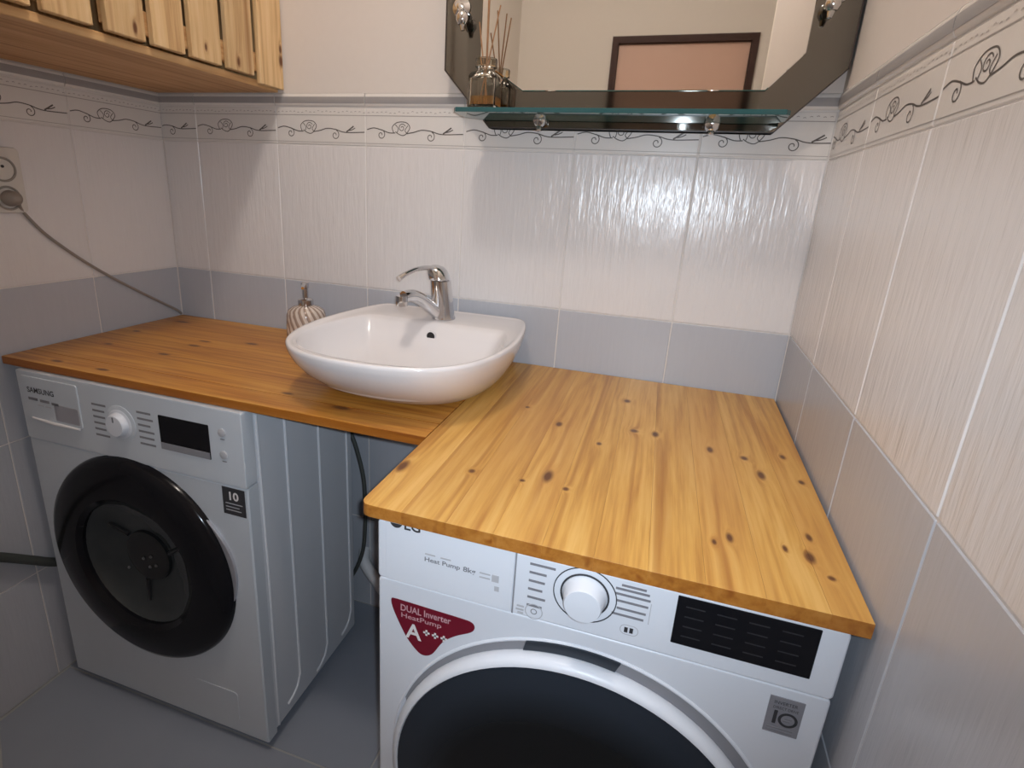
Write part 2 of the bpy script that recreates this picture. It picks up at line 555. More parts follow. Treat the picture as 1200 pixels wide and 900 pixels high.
def tile_mesh(w, h, mname):
    k = (round(w, 4), round(h, 4), mname)
    if k not in _tiles:
        _tiles[k] = MB().box(-w / 2, w / 2, 0, 0.008, -h / 2, h / 2, 0.0011, 1).mesh('tile', M[mname])
    return _tiles[k]


def trim_mesh(w):
    k = (round(w, 4), 'trim')
    if k not in _tiles:
        h = (ZTOP - 0.5685) / 2
        prof = [(0.008, -h), (0.0, -h)] + [(-0.0045 * math.cos(a), h * math.sin(a)) for a in [(-1.2 + 2.4 * i / 6) for i in range(7)]] + [(0.0, h), (0.008, h)]
        mb = MB()
        mb.loft([[(x, y, z) for y, z in prof] for x in (-w / 2, w / 2)])
        _tiles[k] = mb.mesh('trim_tile', M['frieze'])
    return _tiles[k]


def band_mesh(w):
    k = (round(w, 4), 'band')
    if k not in _tiles:
        h = (ZTOP - 0.5685) / 2
        prof = [(-0.0047 * math.cos(a) - .0002, h * math.sin(a)) for a in (-.62, -.40, -.18, .04, .26, .46)]
        prof += [(q[0] + .001, q[1]) for q in reversed(prof)]
        mb = MB()
        mb.loft([[(x, y, z) for y, z in prof] for x in (-w / 2, w / 2)])
        _tiles[k] = mb.mesh('grey_band', M['trim'])
    return _tiles[k]


def spiral(cx, cz, r0, r1, a0, turns, n=22):
    return [(cx + (r0 + (r1 - r0) * i / n) * math.cos(a0 + turns * 2 * PI * i / n), cz + (r0 + (r1 - r0) * i / n) * math.sin(a0 + turns * 2 * PI * i / n)) for i in range(n + 1)]


def vine_strokes():
    y = -0.0004
    mb = MB()
    w = 0.0021
    mb.ribbon(spline([(0.004, 0.037), (0.022, 0.041), (0.042, 0.037), (0.062, 0.031), (0.078, 0.031)], 6), w, y)
    mb.ribbon(spline([(0.107, 0.030), (0.125, 0.033), (0.145, 0.038), (0.168, 0.036), (0.186, 0.031), (0.205, 0.0295), (0.247, 0.031)], 6), w, y)
    mb.ribbon(spiral(0.041, 0.0265, 0.011, 0.0022, 1.4, -1.25), w * 0.9, y)
    mb.ribbon(spiral(0.167, 0.0235, 0.0115, 0.0022, 1.3, -1.25), w * 0.9, y)
    # rose: outer petals, inner folds
    mb.ribbon(spline([(0.074, 0.031), (0.070, 0.043), (0.079, 0.052), (0.092, 0.055), (0.107, 0.053), (0.115, 0.044), (0.110, 0.034), (0.100, 0.026), (0.088, 0.028), (0.078, 0.034)], 5), w * 0.9, y)
    mb.ribbon(spiral(0.095, 0.042, 0.0095, 0.002, 0.4, 1.4), w * 0.8, y)
    mb.ribbon(spline([(0.078, 0.049), (0.085, 0.041), (0.083, 0.032)], 5), w * 0.8, y)
    mb.ribbon(spline([(0.110, 0.047), (0.103, 0.037), (0.108, 0.030)], 5), w * 0.8, y)
    # leaf sprig
    mb.ribbon(spline([(0.198, 0.031), (0.206, 0.036), (0.218, 0.044)], 5), w * 1.5, y)
    mb.ribbon(spline([(0.205, 0.034), (0.214, 0.036), (0.222, 0.040)], 5), w, y)
    return mb


def border_strokes():
    y = -0.0004
    mb = MB()
    mb.ribbon([(0, 0.0675), (0.125, 0.0675), (0.25, 0.0675)], 0.0016, y)
    mb.ribbon([(0, 0.0065), (0.125, 0.0065), (0.25, 0.0065)], 0.0011, y)
    rr = random.Random(3)
    for i in range(22):
        u = 0.006 + i * 0.0113
        v = 0.0745 + rr.uniform(-0.002, 0.002)
        mb.ribbon([(u, v), (u + 0.003, v + 0.0012), (u + 0.005, v)], 0.0014, y)
    return mb


def frieze(wall, u0, u1, a, b):
    """one frieze tile with its print; a..b is the part of the 250 mm pattern that shows after cutting"""
    w = u1 - u0 - GAP
    h = ZT - ZF - GAP * 0.6
    t = link('frieze_tile', tile_mesh(w, h, 'frieze'), ((u0 + u1) / 2, 0, (ZF + ZT) / 2 + Z0), wall)
    k = (round(a, 3), round(b, 3))
    for nm, fn, mm in (('vine_print', vine_strokes, 'print'), ('border_print', border_strokes, 'print2')):
        kk = (nm, k)
        if kk not in _tiles:
            mb = fn()
            if a > 0.001:
                mb.clip((a + 0.002, 0, 0), (-1, 0, 0))
            if b < 0.249:
                mb.clip((b - 0.002, 0, 0), (1, 0, 0))
            _tiles[kk] = mb.mesh(nm, M[mm], ((a + b) / 2, 0, (ZT - ZF) / 2), recalc=False)
        if len(_tiles[kk].polygons):
            link(nm, _tiles[kk], (0, 0, 0), t)


def tile_wall(wall, cols, length):
    """cols: list of (u0, u1, pattern start, pattern end)"""
    for u0, u1, a, b in cols:
        for z0, z1, mm in ROWS:
            link('tile', tile_mesh(u1 - u0 - GAP, z1 - z0 - GAP, mm), ((u0 + u1) / 2, 0, (z0 + z1) / 2 + Z0), wall)
        frieze(wall, u0, u1, a, b)
        tr = link('trim_tile', trim_mesh(u1 - u0 - GAP * 0.8), ((u0 + u1) / 2, 0, (0.5685 + ZTOP) / 2 + Z0), wall)
        link('grey_band', band_mesh(u1 - u0 - GAP * 0.8), (0, 0, 0), tr)


ZC, ZFL = 1.76, -0.848
WX = 1.60


def wall_slab(name, length, ext=(0, 0)):
    a, b = ext
    mb = MB().box(-a, length + b, 0.0016, 0.06, ZFL, ZTOP)
    w = structure(obj(name, mb, M['grout']))
    mb = MB().box(-a, length + b, -0.001, 0.0595, ZTOP, ZC)
    obj('painted_plaster', mb, M['paint'], w)
    return w


wb = wall_slab('wall_back', WX, (.06, .06))
x1 = 0.1173
cols = [(0.0, x1, 0.25 - x1, 0.25)]
for i in range(5):
    cols.append((x1 + .25 * i, x1 + .25 * (i + 1), 0, 0.25))
cols.append((x1 + 1.25, WX, 0, WX - x1 - 1.25))
tile_wall(wb, cols, WX)

LL = 1.5
wl = wall_slab('wall_left', LL, (0, .0015))
tile_wall(wl, [(LL - .25 * (i + 1), LL - .25 * i, 0, .25) for i in range(6)], LL)
wl.location = (0, -LL, 0)
for c in list(wl.children):
    pass
wl.rotation_euler = (0, 0, PI / 2)

RL = 1.0
wr = wall_slab('wall_right', RL, (.0015, 0))
tile_wall(wr, [(0, .229, .021, .25), (.229, .479, 0, .25), (.479, .729, 0, .25), (.729, .979, 0, .25), (.979, RL, 0, RL - .979)], RL)
wr.location = (WX, 0, 0)
wr.rotation_euler = (0, 0, -PI / 2 - 0.0315)
for w in (wb, wl, wr):
    w.location.z += 0
# obj() put geometry at z+Z0 through the object's location: keep it
for w in (wb, wl, wr):
    w.location.z = Z0
    for c in w.children:
        if c.name.startswith('painted'):
            continue
        c.location.z -= Z0

# rear half of the room, seen only in the mirror
rear = MB()
rear.box(0.30, 0.36, -2.41, -1.45, ZFL, ZC)
structure(obj('wall_rear_left', rear, M['rear_paint']))
rear = MB()
rear.box(-0.06, 0.30, -1.54, -1.48, ZFL, ZC)
structure(obj('wall_left_return', rear, M['rear_paint']))
rear = MB()
rear.box(1.57, 1.80, -1.05, -1.0, ZFL, ZC)
structure(obj('wall_right_return', rear, M['rear_paint']))
rear = MB()
rear.box(1.78, 1.84, -2.41, -1.0, ZFL, ZC)
structure(obj('wall_rear_right', rear, M['rear_paint']))
DX0, DX1, DZ = 0.905, 1.665, 1.272
rear = MB()
rear.box(0.36, DX0, -2.41, -2.35, ZFL, ZC).box(DX1, 1.78, -2.41, -2.35, ZFL, ZC).box(DX0, DX1, -2.41, -2.35, DZ, ZC)
structure(obj('wall_front', rear, M['rear_paint']))
d1 = MB()
d1.box(DX0, DX0 + .034, -2.40, -2.335, ZFL, DZ).box(DX1 - .034, DX1, -2.40, -2.335, ZFL, DZ).box(DX0 + .034, DX1 - .034, -2.40, -2.335, DZ - .034, DZ)
door = structure(obj('door_1', d1, M['door_frame']))
obj('door_leaf', MB().box(DX0 + .036, DX1 - .036, -2.395, -2.365, ZFL + .006, DZ - .036, .002), M['door_panel'], door)
hd = MB().lathe([(.022, 0), (.022, .006)], (DX0 + .11, -2.365, .2), 'y', 16).tube([(DX0 + .11, -2.36, .2), (DX0 + .11, -2.32, .2), (DX0 + .22, -2.315, .2)], .008, 8)
obj('door_handle', hd, M['chrome'], door)
structure(obj('ceiling', MB().box(-0.06, 1.86, -2.43, 0.07, ZC, ZC + .05), M['ceiling']))

# floor and its tiles
fl = structure(obj('floor', MB().box(-0.06, 1.86, -2.43, 0.07, ZFL - .06, ZFL - .0015), M['floor_grout']))
FX = [0.0, 0.265, 0.865, 1.465, 1.84]
FY = [0.0, -0.476, -1.085, -1.685, -2.40]
g = 0.004


def floor_tile(poly):
    n = len(poly)
    cx = sum(q[0] for q in poly) / n
    cy = sum(q[1] for q in poly) / n
    sh = [(q[0] + (g / 2 if q[0] < cx else -g / 2), q[1] + (g / 2 if q[1] < cy else -g / 2)) for q in poly]
    obj('floor_tile', MB().prism(sh, 'z', ZFL - .008, ZFL, .001, 1), M['floor_tile'], fl)


floor_tile([(0.0, 0.0), (.865, 0.0), (.865, -.476), (0.0, -.476)])
floor_tile([(.865, 0.0), (1.6, 0.0), (1.6, -.476), (.865, -.476)])
floor_tile([(0.004, -.476), (.865, -.476), (.865, -1.085), (.79, -1.085), (0.004, -.640)])
floor_tile([(0.0, -.648), (.78, -1.085), (0.0, -1.085)])
floor_tile([(.865, -.476), (1.58, -.476), (1.565, -1.0), (1.465, -1.085), (.865, -1.085)])
for i, (xa, xb) in enumerate(((0.0, .265), (.265, .865), (.865, 1.465), (1.465, 1.78))):
    floor_tile([(xa, -1.085), (xb, -1.085), (xb, -1.48), (xa, -1.48)])
for i, (xa, xb) in enumerate(((.36, .865), (.865, 1.465), (1.465, 1.78))):
    floor_tile([(xa, -1.48), (xb, -1.48), (xb, -2.34), (xa, -2.34)])

# ---------------------------------------------------------------- worktops
TH = 0.018
wt = thing('worktop', 'pine worktop over the washing machine, carrying the basin, boards running left to right', 'worktop', (0.5, -.24, -TH))
yb = -0.004
n = 8
D1 = 0.4825
for i in range(n):
    a = yb - (D1 - .004) * i / n
    b = yb - (D1 - .004) * (i + 1) / n
    mb = MB().box(0.004, 0.9975, b, a - .00005, -TH, 0, .0002 if i < n - 1 else .002, 2)
    obj('plank', mb, M['wood_x'], wt)
wt2 = thing('worktop', 'pine worktop over the white dryer at right, boards running front to back', 'worktop', (1.29, -.35, -TH))
n = 10
D2 = 0.695


def rx(y):
    return WX + 0.0315 * y - 0.004


for i in range(n):
    xa = 0.9985 + (rx(0) - 0.9985) * i / n
    xb = 0.9985 + (rx(0) - 0.9985) * (i + 1) / n
    xe = min(xb, rx(-D2)) if i == n - 1 else xb
    if i == 0:
        r = .014
        poly = [(xb - .00005, yb), (xa, yb), (xa, -D2 + r)] + [(xa + r - r * math.cos(q), -D2 + r - r * math.sin(q)) for q in (PI / 8, PI / 4, 3 * PI / 8)] + [(xa + r, -D2), (xb - .00005, -D2)]
    else:
        poly = [(xb - .00005, yb), (xa, yb), (xa, -D2), (xe - .00005, -D2)]
    obj('plank', MB().prism(poly, 'z', -TH, 0, .0012 if i == 0 else .00025, 2), M['wood_y'], wt2)


# ---------------------------------------------------------------- washing machine
def marks(rows, w, h, y, lens=None):
    mb = MB()
    for i, (x, z) in enumerate(rows):
        L = w * (lens[i % len(lens)] if lens else 1)
        mb.box(x, x + L, y - .0003, y, z - h / 2, z + h / 2)
    return mb


wm = thing('washing_machine', 'white washing machine with large black porthole under the left worktop', 'washing machine', (.343, -.29, -.848))
X0, X1, YF, YB, ZTP, ZB = .053, .634, -.489, -.115, -.0195, -.822
mb = MB().box(X0 + .002, X1 - .001, YF + .030, YB, ZB + .006, ZTP, .006, 2)
body = obj('body', mb, M['side_metal'], wm)
# front panel with a hole is not needed: the porthole sits proud of it
DC = (.336, -.418)
R_ = .2455
mb = MB()
zt_ = -.1780
angs = [2 * PI * i / 72 for i in range(72)] + [math.atan2(cz - DC[1], cx - DC[0]) % (2 * PI) for cx in (X0, X1) for cz in (ZB, zt_)]
angs.sort()
oo, ii = [], []
for a in angs:
    ca_, sa_ = math.cos(a), math.sin(a)
    tt = min(((X1 if ca_ > 0 else X0) - DC[0]) / ca_ if abs(ca_) > 1e-6 else 9, ((zt_ if sa_ > 0 else ZB) - DC[1]) / sa_ if abs(sa_) > 1e-6 else 9)
    oo.append((DC[0] + ca_ * tt, DC[1] + sa_ * tt))
    ii.append((DC[0] + ca_ * .200, DC[1] + sa_ * .200))
q_ = .003
mb.loft([[(u, YF + .030, v) for u, v in ii], [(u, YF, v) for u, v in ii],
         [(DC[0] + (u - DC[0]) * (1 - q_ / max(abs(u - DC[0]), .1)), YF, DC[1] + (v - DC[1]) * (1 - q_ / max(abs(v - DC[1]), .1))) for u, v in oo],
         [(u, YF + q_, v) for u, v in oo], [(u, YF + .030, v) for u, v in oo]], True, False, False)
fp = obj('front_panel', mb, M['washer_steel'], wm)
mb = MB().prism(rrect(X0, X1, -.1768, ZTP, .005), 'y', YF - .002, YF + .030, .0025, 2)
cp = obj('control_panel', mb, M['washer_plastic'], wm)
yc = YF - .002
dr = obj('detergent_drawer', MB().prism(rrect(.068, .228, -.128, -.030, .006), 'y', yc - .0025, yc + .004, .0015, 2), M['washer_plastic'], wm)
obj('drawer_lip', MB().tube([(.085, yc - .003, -.1245), (.15, yc - .0055, -.1265), (.222, yc - .004, -.1275)], [.002, .0035, .002], 8), M['white_ink'], dr)
obj('drawer_grip', MB().prism(rrect(.155, .224, -.120, -.082, .004), 'y', yc - .003, yc - .0005, .001, 1), M['silver'], dr)
text('logo_lettering', 'SAMSUNG', .084, yc - .0028, -.0655, .077, .0125, M['ink'], dr, .02)
obj('model_print', marks([(.083, -.0795), (.117, -.0805), (.150, -.082)], .027, .006, yc - .0027, (1, 1, .75)), M['mark'], dr)
obj('small_print', marks([(.108, -.0915), (.130, -.092)], .018, .002, yc - .0027), M['mark_pale'], dr)
kn = obj('dial', MB().lathe([(.031, 0), (.031, -.003), (.026, -.0045), (.0235, -.013), (.0215, -.0155), (.0, -.016)], (.335, yc, -.0945), 'y', 32, False), M['white_plastic'], wm)
obj('dial_ring', MB().lathe([(.0395, 0), (.0395, -.0015), (.031, -.0025)], (.335, yc, -.0945), 'y', 32, False), M['washer_plastic'], kn)
obj('dial_pointer', MB().box(.3335, .3365, yc - .0166, yc - .015, -.086, -.075), M['mark'], kn)
obj('program_print', marks([(.262, -.063 - .0135 * i) for i in range(6)], .038, .0045, yc, (1, .85, 1, .9, .8, 1)), M['mark'], wm)
obj('program_print', marks([(.381, -.060 - .0135 * i) for i in range(6)], .040, .0045, yc, (.9, 1, .8, 1, .95, 1)), M['mark'], wm)
ds = obj('display', MB().prism(rrect(.436, .557, -.129, -.0565, .002), 'y', yc - .0015, yc + .004, .0008, 1), M['black_gloss'], wm)
obj('display_strip', MB().box(.437, .556, yc - .002, yc - .001, -.128, -.114), M['seam'], ds)
for zz in (-.066, -.112):
    obj('button', MB().lathe([(.0085, 0), (.0085, -.002), (.006, -.003), (0, -.003)], (.588, yc, zz), 'y', 16, False), M['mark_pale'], wm)
    obj('button_print', marks([(.583, zz - .014)], .010, .0022, yc), M['mark'], wm)
# porthole
mb = MB().lathe([(R_ + .002, .0), (R_, -.008), (R_ - .006, -.016), (R_ - .022, -.024), (.185, -.029), (.160, -.027), (.150, -.018), (.149, -.008)], (DC[0], YF, DC[1]), 'y', 72, False)
dor = obj('porthole_door', mb, M['black_gloss'], wm)
mb = MB().lathe([(.150, -.012), (.146, -.006), (.130, .004), (.10, .014), (.06, .019), (.0, .020)], (DC[0], YF, DC[1]), 'y', 48, False)
gl = obj('porthole_glass', mb, M['dark_glass'], dor)
mb = MB().lathe([(.062, .0195), (.060, .0125), (.050, .0115), (.0, .0125)], (DC[0], YF, DC[1]), 'y', 32, False)
hub = obj('drum_hub', mb, M['deep_glass'], gl)
for k in range(3):
    a = 2 * PI * k / 3 + .35
    mb = MB().tube([(DC[0] + .066 * math.cos(a), YF + .0160, DC[1] + .066 * math.sin(a)), (DC[0] + .115 * math.cos(a + .12), YF + .0085, DC[1] + .115 * math.sin(a + .12))], [.006, .003], 8)
    obj('drum_paddle', mb, M['black'], gl)
for px_, pz_ in ((-.012, -.008), (.010, .002), (-.060, -.045), (.004, -.026), (.022, -.018)):
    obj('drum_hole_glint', MB().lathe([(.0036, .0118), (.0030, .0095), (.0, .0090)], (DC[0] + px_, YF, DC[1] + pz_), 'y', 10, False), M['steel'], gl)  # steel hole rims added as dots to stand in for the drum's sparkle
hp = [(DC[0] + (R_ + .001) * math.cos(a), DC[1] + (R_ + .001) * math.sin(a)) for a in [(-.12 + .78 * i / 12) for i in range(13)]]
hq = [(DC[0] + (R_ + .001 + .014 * math.sin(PI * i / 12)) * math.cos(-.12 + .78 * i / 12), DC[1] + (R_ + .001 + .014 * math.sin(PI * i / 12)) * math.sin(-.12 + .78 * i / 12)) for i in range(13)]
obj('handle_recess', MB().prism(hp + hq[-2:0:-1], 'y', YF - .006, YF + .002, .001, 1), M['silver'], dor)
bd = obj('badge', MB().box(.5735, .6265, YF - .0008, YF + .001, -.2415, -.182), M['ink'], wm)
text('badge_number', '10', .590, YF - .0011, -.209, .022, .019, M['white_ink'], bd, .03)
obj('badge_print', marks([(.580, -.2165), (.580, -.224), (.580, -.231)], .040, .0018, YF - .0009, (1, .8, .9)), M['mark_pale'], bd)
obj('filter_hatch', MB().prism(rrect(.445, .560, -.785, -.705, .008), 'y', YF - .0012, YF + .002, .0006, 1), M['washer_steel'], wm)
# raised beads pressed into the side
for yy, zt, zb_ in ((-.371, -.060, -.760), (-.257, -.105, -.775), (-.141, -.165, -.765)):
    path = [(X1 - .001, yy - .045, zt + .030), (X1 - .001, yy - .030, zt + .026), (X1 - .001, yy - .010, zt + .010), (X1 - .001, yy, zt - .02)]
    path += [(X1 - .001, yy + .004 * (i / 8), zt - .02 + (zb_ - zt + .04) * i / 8) for i in range(1, 9)]
    path += [(X1 - .001, yy - .008, zb_ - .008), (X1 - .001, yy - .028, zb_ - .022), (X1 - .001, yy - .045, zb_ - .026)]
    obj('side_bead', MB().tube(path, .0036, 8), M['bead_metal'], wm)
obj('side_bead', MB().tube([(X1 - .001, -.452, -.035), (X1 - .001, -.448, -.42), (X1 - .001, -.450, -.81)], .003, 8), M['bead_metal'], wm)
for fx in (.10, .59):
    for fy in (-.45, -.16):
        obj('foot', MB().lathe([(.018, 0), (.020, .004), (.020, .014), (.012, .016), (.012, .034)], (fx, fy, -.848), 'z', 16), M['black'], wm)

# ---------------------------------------------------------------- dryer
dy = thing('tumble_dryer', 'white tumble dryer with a red sticker and black porthole under the right worktop', 'dryer', (1.29, -.40, -.848))
X0, X1, YF, YB, ZTP, ZB = 1.023, 1.560, -.690, -.10, -.0195, -.822
ybod = obj('body', MB().box(X0 + .001, X1 - .001, YF + .02, YB, ZB, ZTP, .006, 2), M['white_metal'], dy)
mb = MB().prism(rrect(X0, X1, ZB, -.1080, .006), 'y', YF, YF + .03, .003, 3)
fp = obj('front_panel', mb, M['white_metal'], dy)
mb = MB().prism(rrect(X0, X1, -.1077, ZTP, .006), 'y', YF - .0015, YF + .03, .003, 3)
cp = obj('control_panel', mb, M['white_plastic'], dy)
yc = YF - .0015
dw = obj('water_drawer', MB().prism(rrect(X0 + .012, 1.2065, -.106, ZTP + .001, .004), 'y', yc - .0015, yc + .003, .001, 2), M['white_plastic'], dy)
obj('drawer_gap', MB().box(1.2072, 1.2092, yc - .0004, yc + .001, -.107, ZTP), M['seam'], dy)
lg = obj('logo_emblem', MB().lathe([(.0085, 0), (.0085, -.0006), (.0, -.0006)], (1.0505, yc - .0015, -.0165), 'y', 24, False).clip((0, 0, -.0187), (0, 0, 1)), M['ink'], dw)
t_lg = text('logo_lettering', 'LG', 1.062, yc - .0022, -.0248, .022, .0155, M['ink'], dw, .02)
bm_ = bmesh.new()
bm_.from_mesh(t_lg.data)
bmesh.ops.bisect_plane(bm_, geom=bm_.verts[:] + bm_.edges[:] + bm_.faces[:], plane_co=(0, 0, .848 - .0187), plane_no=(0, 0, 1), clear_outer=True)
bm_.to_mesh(t_lg.data)
bm_.free()
text('name_lettering', 'Heat Pump', 1.0905, yc - .0018, -.0655, .048, .0085, M['mark'], dw, .02)
text('name_lettering', '8kg', 1.1425, yc - .0018, -.0665, .0165, .0098, M['mark'], dw, .02)
for q in ((1.091, -.0525), (1.112, -.053), (1.164, -.0595), (1.164, -.0655)):
    obj('care_print', marks([q], .014, .0022, yc - .0016), M['mark_pale'], dw)
obj('grade_print', MB().box(1.180, 1.189, yc - .0018, yc - .0014, -.068, -.058), M['mark_pale'], dw)
obj('care_print', marks([(1.184, -.077)], .006, .007, yc - .0016), M['mark_pale'], dw)
kc = (1.2925, -.0545)
kn = obj('dial', MB().lathe([(.0262, 0), (.0258, -.003), (.0235, -.006), (.0222, -.018), (.0205, -.0215), (.0, -.022)], (kc[0], yc, kc[1]), 'y', 40, False), M['white_plastic'], dy)
obj('dial_ring', MB().lathe([(.0285, -.0003), (.0285, -.0012), (.0265, -.0012), (.0265, -.0003)], (kc[0], yc, kc[1]), 'y', 40, False), M['ink'], kn)
obj('dial_ring', MB().lathe([(.0370, -.0003), (.0370, -.0009), (.0358, -.0009), (.0358, -.0003)], (kc[0], yc, kc[1]), 'y', 48, False).clip((0, 0, -.0187), (0, 0, 1)), M['ink'], kn)
obj('program_print', marks([(1.2255, -.030 - .0117 * i) for i in range(6)], .022, .0032, yc, (1.4, .95, .9, .8, 1, .85)), M['mark'], dy)
rows = [(1.332, -.0285), (1.326, -.034), (1.326, -.041), (1.328, -.050), (1.330, -.060), (1.325, -.0685)]
obj('program_print', marks(rows, .034, .0030, yc, (.8, 1.1, 1.15, 1.05, .95, 1.05)), M['mark'], dy)
obj('option_line', MB().box(1.366, 1.3668, yc - .0003, yc, -.072, -.044), M['mark_pale'], dy)
ring = arc(1.235, -.0965, .0105, 0, 2 * PI, 24)
obj('start_ring', MB().ribbon(ring, .0012, yc - .0004), M['mark_pale'], dy, recalc=False)
obj('start_icon', MB().ribbon(arc(1.235, -.0965, .0035, 0, 2 * PI, 14), .0012, yc - .0004), M['mark'], dy, recalc=False)
obj('start_icon', marks([(1.2135, -.0935), (1.2125, -.0985), (1.215, -.103)], .009, .0028, yc, (1, 1.1, .8)), M['mark_pale'], dy)
ring = rrect(1.337, 1.357, -.093, -.080, .006)
obj('child_lock_print', MB().ribbon(ring + ring[:1], .0009, yc - .0004), M['mark_pale'], dy, recalc=False)
obj('child_lock_print', marks([(1.3415, -.0870), (1.3475, -.0868)], .004, .007, yc), M['ink'], dy)
ds = obj('display', MB().prism(rrect(1.3925, 1.5335, -.0868, -.0235, .001), 'y', yc - .0012, yc + .004, .0006, 1), M['black_gloss'], dy)
mb = MB()
for r_ in range(4):
    for c_ in range(4):
        mb.box(1.402 + c_ * .032, 1.402 + c_ * .032 + .020, yc - .0014, yc - .0012, -.036 - r_ * .013, -.0345 - r_ * .013)
obj('display_print', mb, M['black_line'], ds)
# sticker
sp = [(1.0425, -.1385), (1.047, -.1365), (1.062, -.1365), (1.100, -.1375), (1.140, -.1385), (1.156, -.1400), (1.1610, -.1470), (1.156, -.1560), (1.135, -.1690), (1.118, -.1850), (1.106, -.2060), (1.098, -.2140), (1.089, -.2160), (1.080, -.2110), (1.066, -.1950), (1.052, -.1690), (1.044, -.1500)]
sp = [(a, b) for a, b in spline([(a, b, 0) for a, b in sp], 4, True) for a, b in [(a, b)]] if False else [(q[0], q[1]) for q in spline([(a, b, 0) for a, b in sp], 4, True)]
st = obj('sticker', MB().prism(sp, 'y', YF - .0006, YF + .0005), M['red'], dy)
ys = YF - .0009
text('sticker_lettering', 'DUAL Inverter', 1.0565, ys, -.1525, .072, .0105, M['pink_ink'], st, .02)
text('sticker_lettering', 'HeatPump', 1.0575, ys, -.1655, .058, .0100, M['pink_ink'], st, .01)
text('sticker_grade', 'A', 1.064, ys, -.1940, .0235, .0245, M['white_ink'], st, .02)
for k in range(3):
    cx, cz = 1.0945 + k * .0125, -.1775 - k * .0006
    obj('sticker_plus', MB().box(cx - .0045, cx + .0045, ys, ys + .0005, cz - .0014, cz + .0014).box(cx - .0014, cx + .0014, ys, ys + .0005, cz - .0045, cz + .0045), M['white_ink'], st)
# badge
bd = obj('badge', MB().box(1.503, 1.5375, YF - .001, YF + .001, -.1705, -.121), M['badge'], dy)
yb_ = YF - .0014
obj('badge_bar', MB().box(1.5100, 1.5135, yb_, yb_ + .0006, -.157, -.139), M['ink'], bd)
mb = MB().ribbon(arc(1.5248, -.149, .0083, 0, 2 * PI, 28), .0030, yb_)
obj('badge_ring', mb, M['ink'], bd, recalc=False)
text('badge_lettering', 'INVERTER', 1.508, yb_, -.130, .023, .0042, M['ink'], bd)
text('badge_lettering', 'DIRECT DRIVE', 1.508, yb_, -.1365, .025, .0036, M['ink'], bd)
obj('badge_print', marks([(1.5215, -.1475), (1.520, -.151)], .007, .0018, yb_ + .0003), M['mark'], bd)
obj('badge_print', marks([(1.506, -.163), (1.506, -.167)], .026, .0018, yb_ + .0003), M['mark'], bd)
# porthole
DC = (1.2965, -.392)
EC = (DC[0] + .0045, DC[1] + .0085)
mb = MB().lathe([(.2550, .001), (.2550, -.0010), (.2530, -.0022), (.2510, -.0016), (.2505, .002)], (EC[0], YF, EC[1]), 'y', 96, False)
obj('door_surround', mb, M['white_plastic'], dy)
n_ = 80
A_ = arc(EC[0], EC[1], .2515, .02, PI - .35, n_)
B_ = arc(DC[0], DC[1], .2440, .02, PI - .35, n_)
mb = MB()
va = [mb.bm.verts.new((u, YF - .0008, v)) for u, v in A_]
vb = [mb.bm.verts.new((u, YF - .0008, v)) for u, v in B_]
for k in range(n_):
    mb.bm.faces.new((va[k], va[k + 1], vb[k + 1], vb[k]))
obj('door_gap', mb, M['seam'], dy, recalc=False)
mb = MB().lathe([(.2445, .0), (.2460, -.006), (.2450, -.013), (.2425, -.0175), (.2390, -.0200), (.2360, -.0205), (.2345, -.0185)], (DC[0], YF, DC[1]), 'y', 96, False)
dor = obj('porthole_ring', mb, M['white_plastic'], dy)
mb = MB().lathe([(.2350, -.0175), (.2340, -.0195), (.215, -.0235), (.185, -.027), (.12, -.0305), (.05, -.032), (.0, -.0322)], (DC[0], YF, DC[1]), 'y', 96, False)
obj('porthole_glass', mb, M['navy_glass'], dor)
gp = arc(EC[0], EC[1], .2520, 1.40, 1.86, 12)
gq = arc(DC[0], DC[1], .2465, 1.40, 1.86, 12)
obj('door_latch', MB().prism(gp + gq[::-1], 'y', YF - .004, YF + .001), M['latch'], dor)
for fx in (1.07, 1.51):
    for fy in (-.64, -.15):
        obj('foot', MB().lathe([(.018, 0), (.020, .004), (.020, .014), (.012, .016), (.012, .034)], (fx, fy, -.848), 'z', 16), M['black'], dy)

# ---------------------------------------------------------------- basin
CX = 0.860
half = [(0.0, -.015), (.09, -.015), (.150, -.016), (.176, -.022), (.190, -.045), (.203, -.095), (.213, -.160), (.2185, -.220),
        (.2175, -.280), (.207, -.345), (.187, -.400), (.158, -.441), (.118, -.470), (.06, -.487), (0.0, -.491)]
pts = [(CX + a, b, 0) for a, b in half] + [(CX - a, b, 0) for a, b in half[-2:0:-1]]
rim = spline(pts, 4, True)
YBK = -.015


def loop(kx, ky, y0, z, cx=CX):
    return [(cx + (q[0] - cx) * kx, y0 + (q[1] - YBK) * ky, z) for q in rim]


ba = thing('basin', 'white ceramic washbasin with rounded front standing on the worktop against the back wall', 'washbasin', (CX, -.25, 0))
outer = [loop(.73, .735, YBK, .0), loop(.79, .80, YBK, .012), loop(.86, .87, YBK, .032), loop(.925, .935, YBK, .056), loop(.970, .975, YBK, .078),
         loop(.992, .994, YBK, .094), loop(1.0, 1.0, YBK, .104), loop(.997, .998, YBK - .0005, .109), loop(.987, .990, YBK - .002, .1115),
         loop(.965, .972, YBK - .006, .1115), loop(.945, .955, YBK - .010, .109),
         loop(.925, .80, YBK - .075, .1065), loop(.915, .715, -.120, .1055), loop(.905, .690, -.130, .1035), loop(.890, .668, -.139, .097), loop(.86, .630, -.152, .080),
         loop(.80, .57, -.172, .055), loop(.66, .46, -.21, .030), loop(.42, .28, -.27, .018), loop(.12, .08, -.315, .014)]
bowl = obj('bowl', MB().loft(outer), M['ceramic'], ba, angle=60)
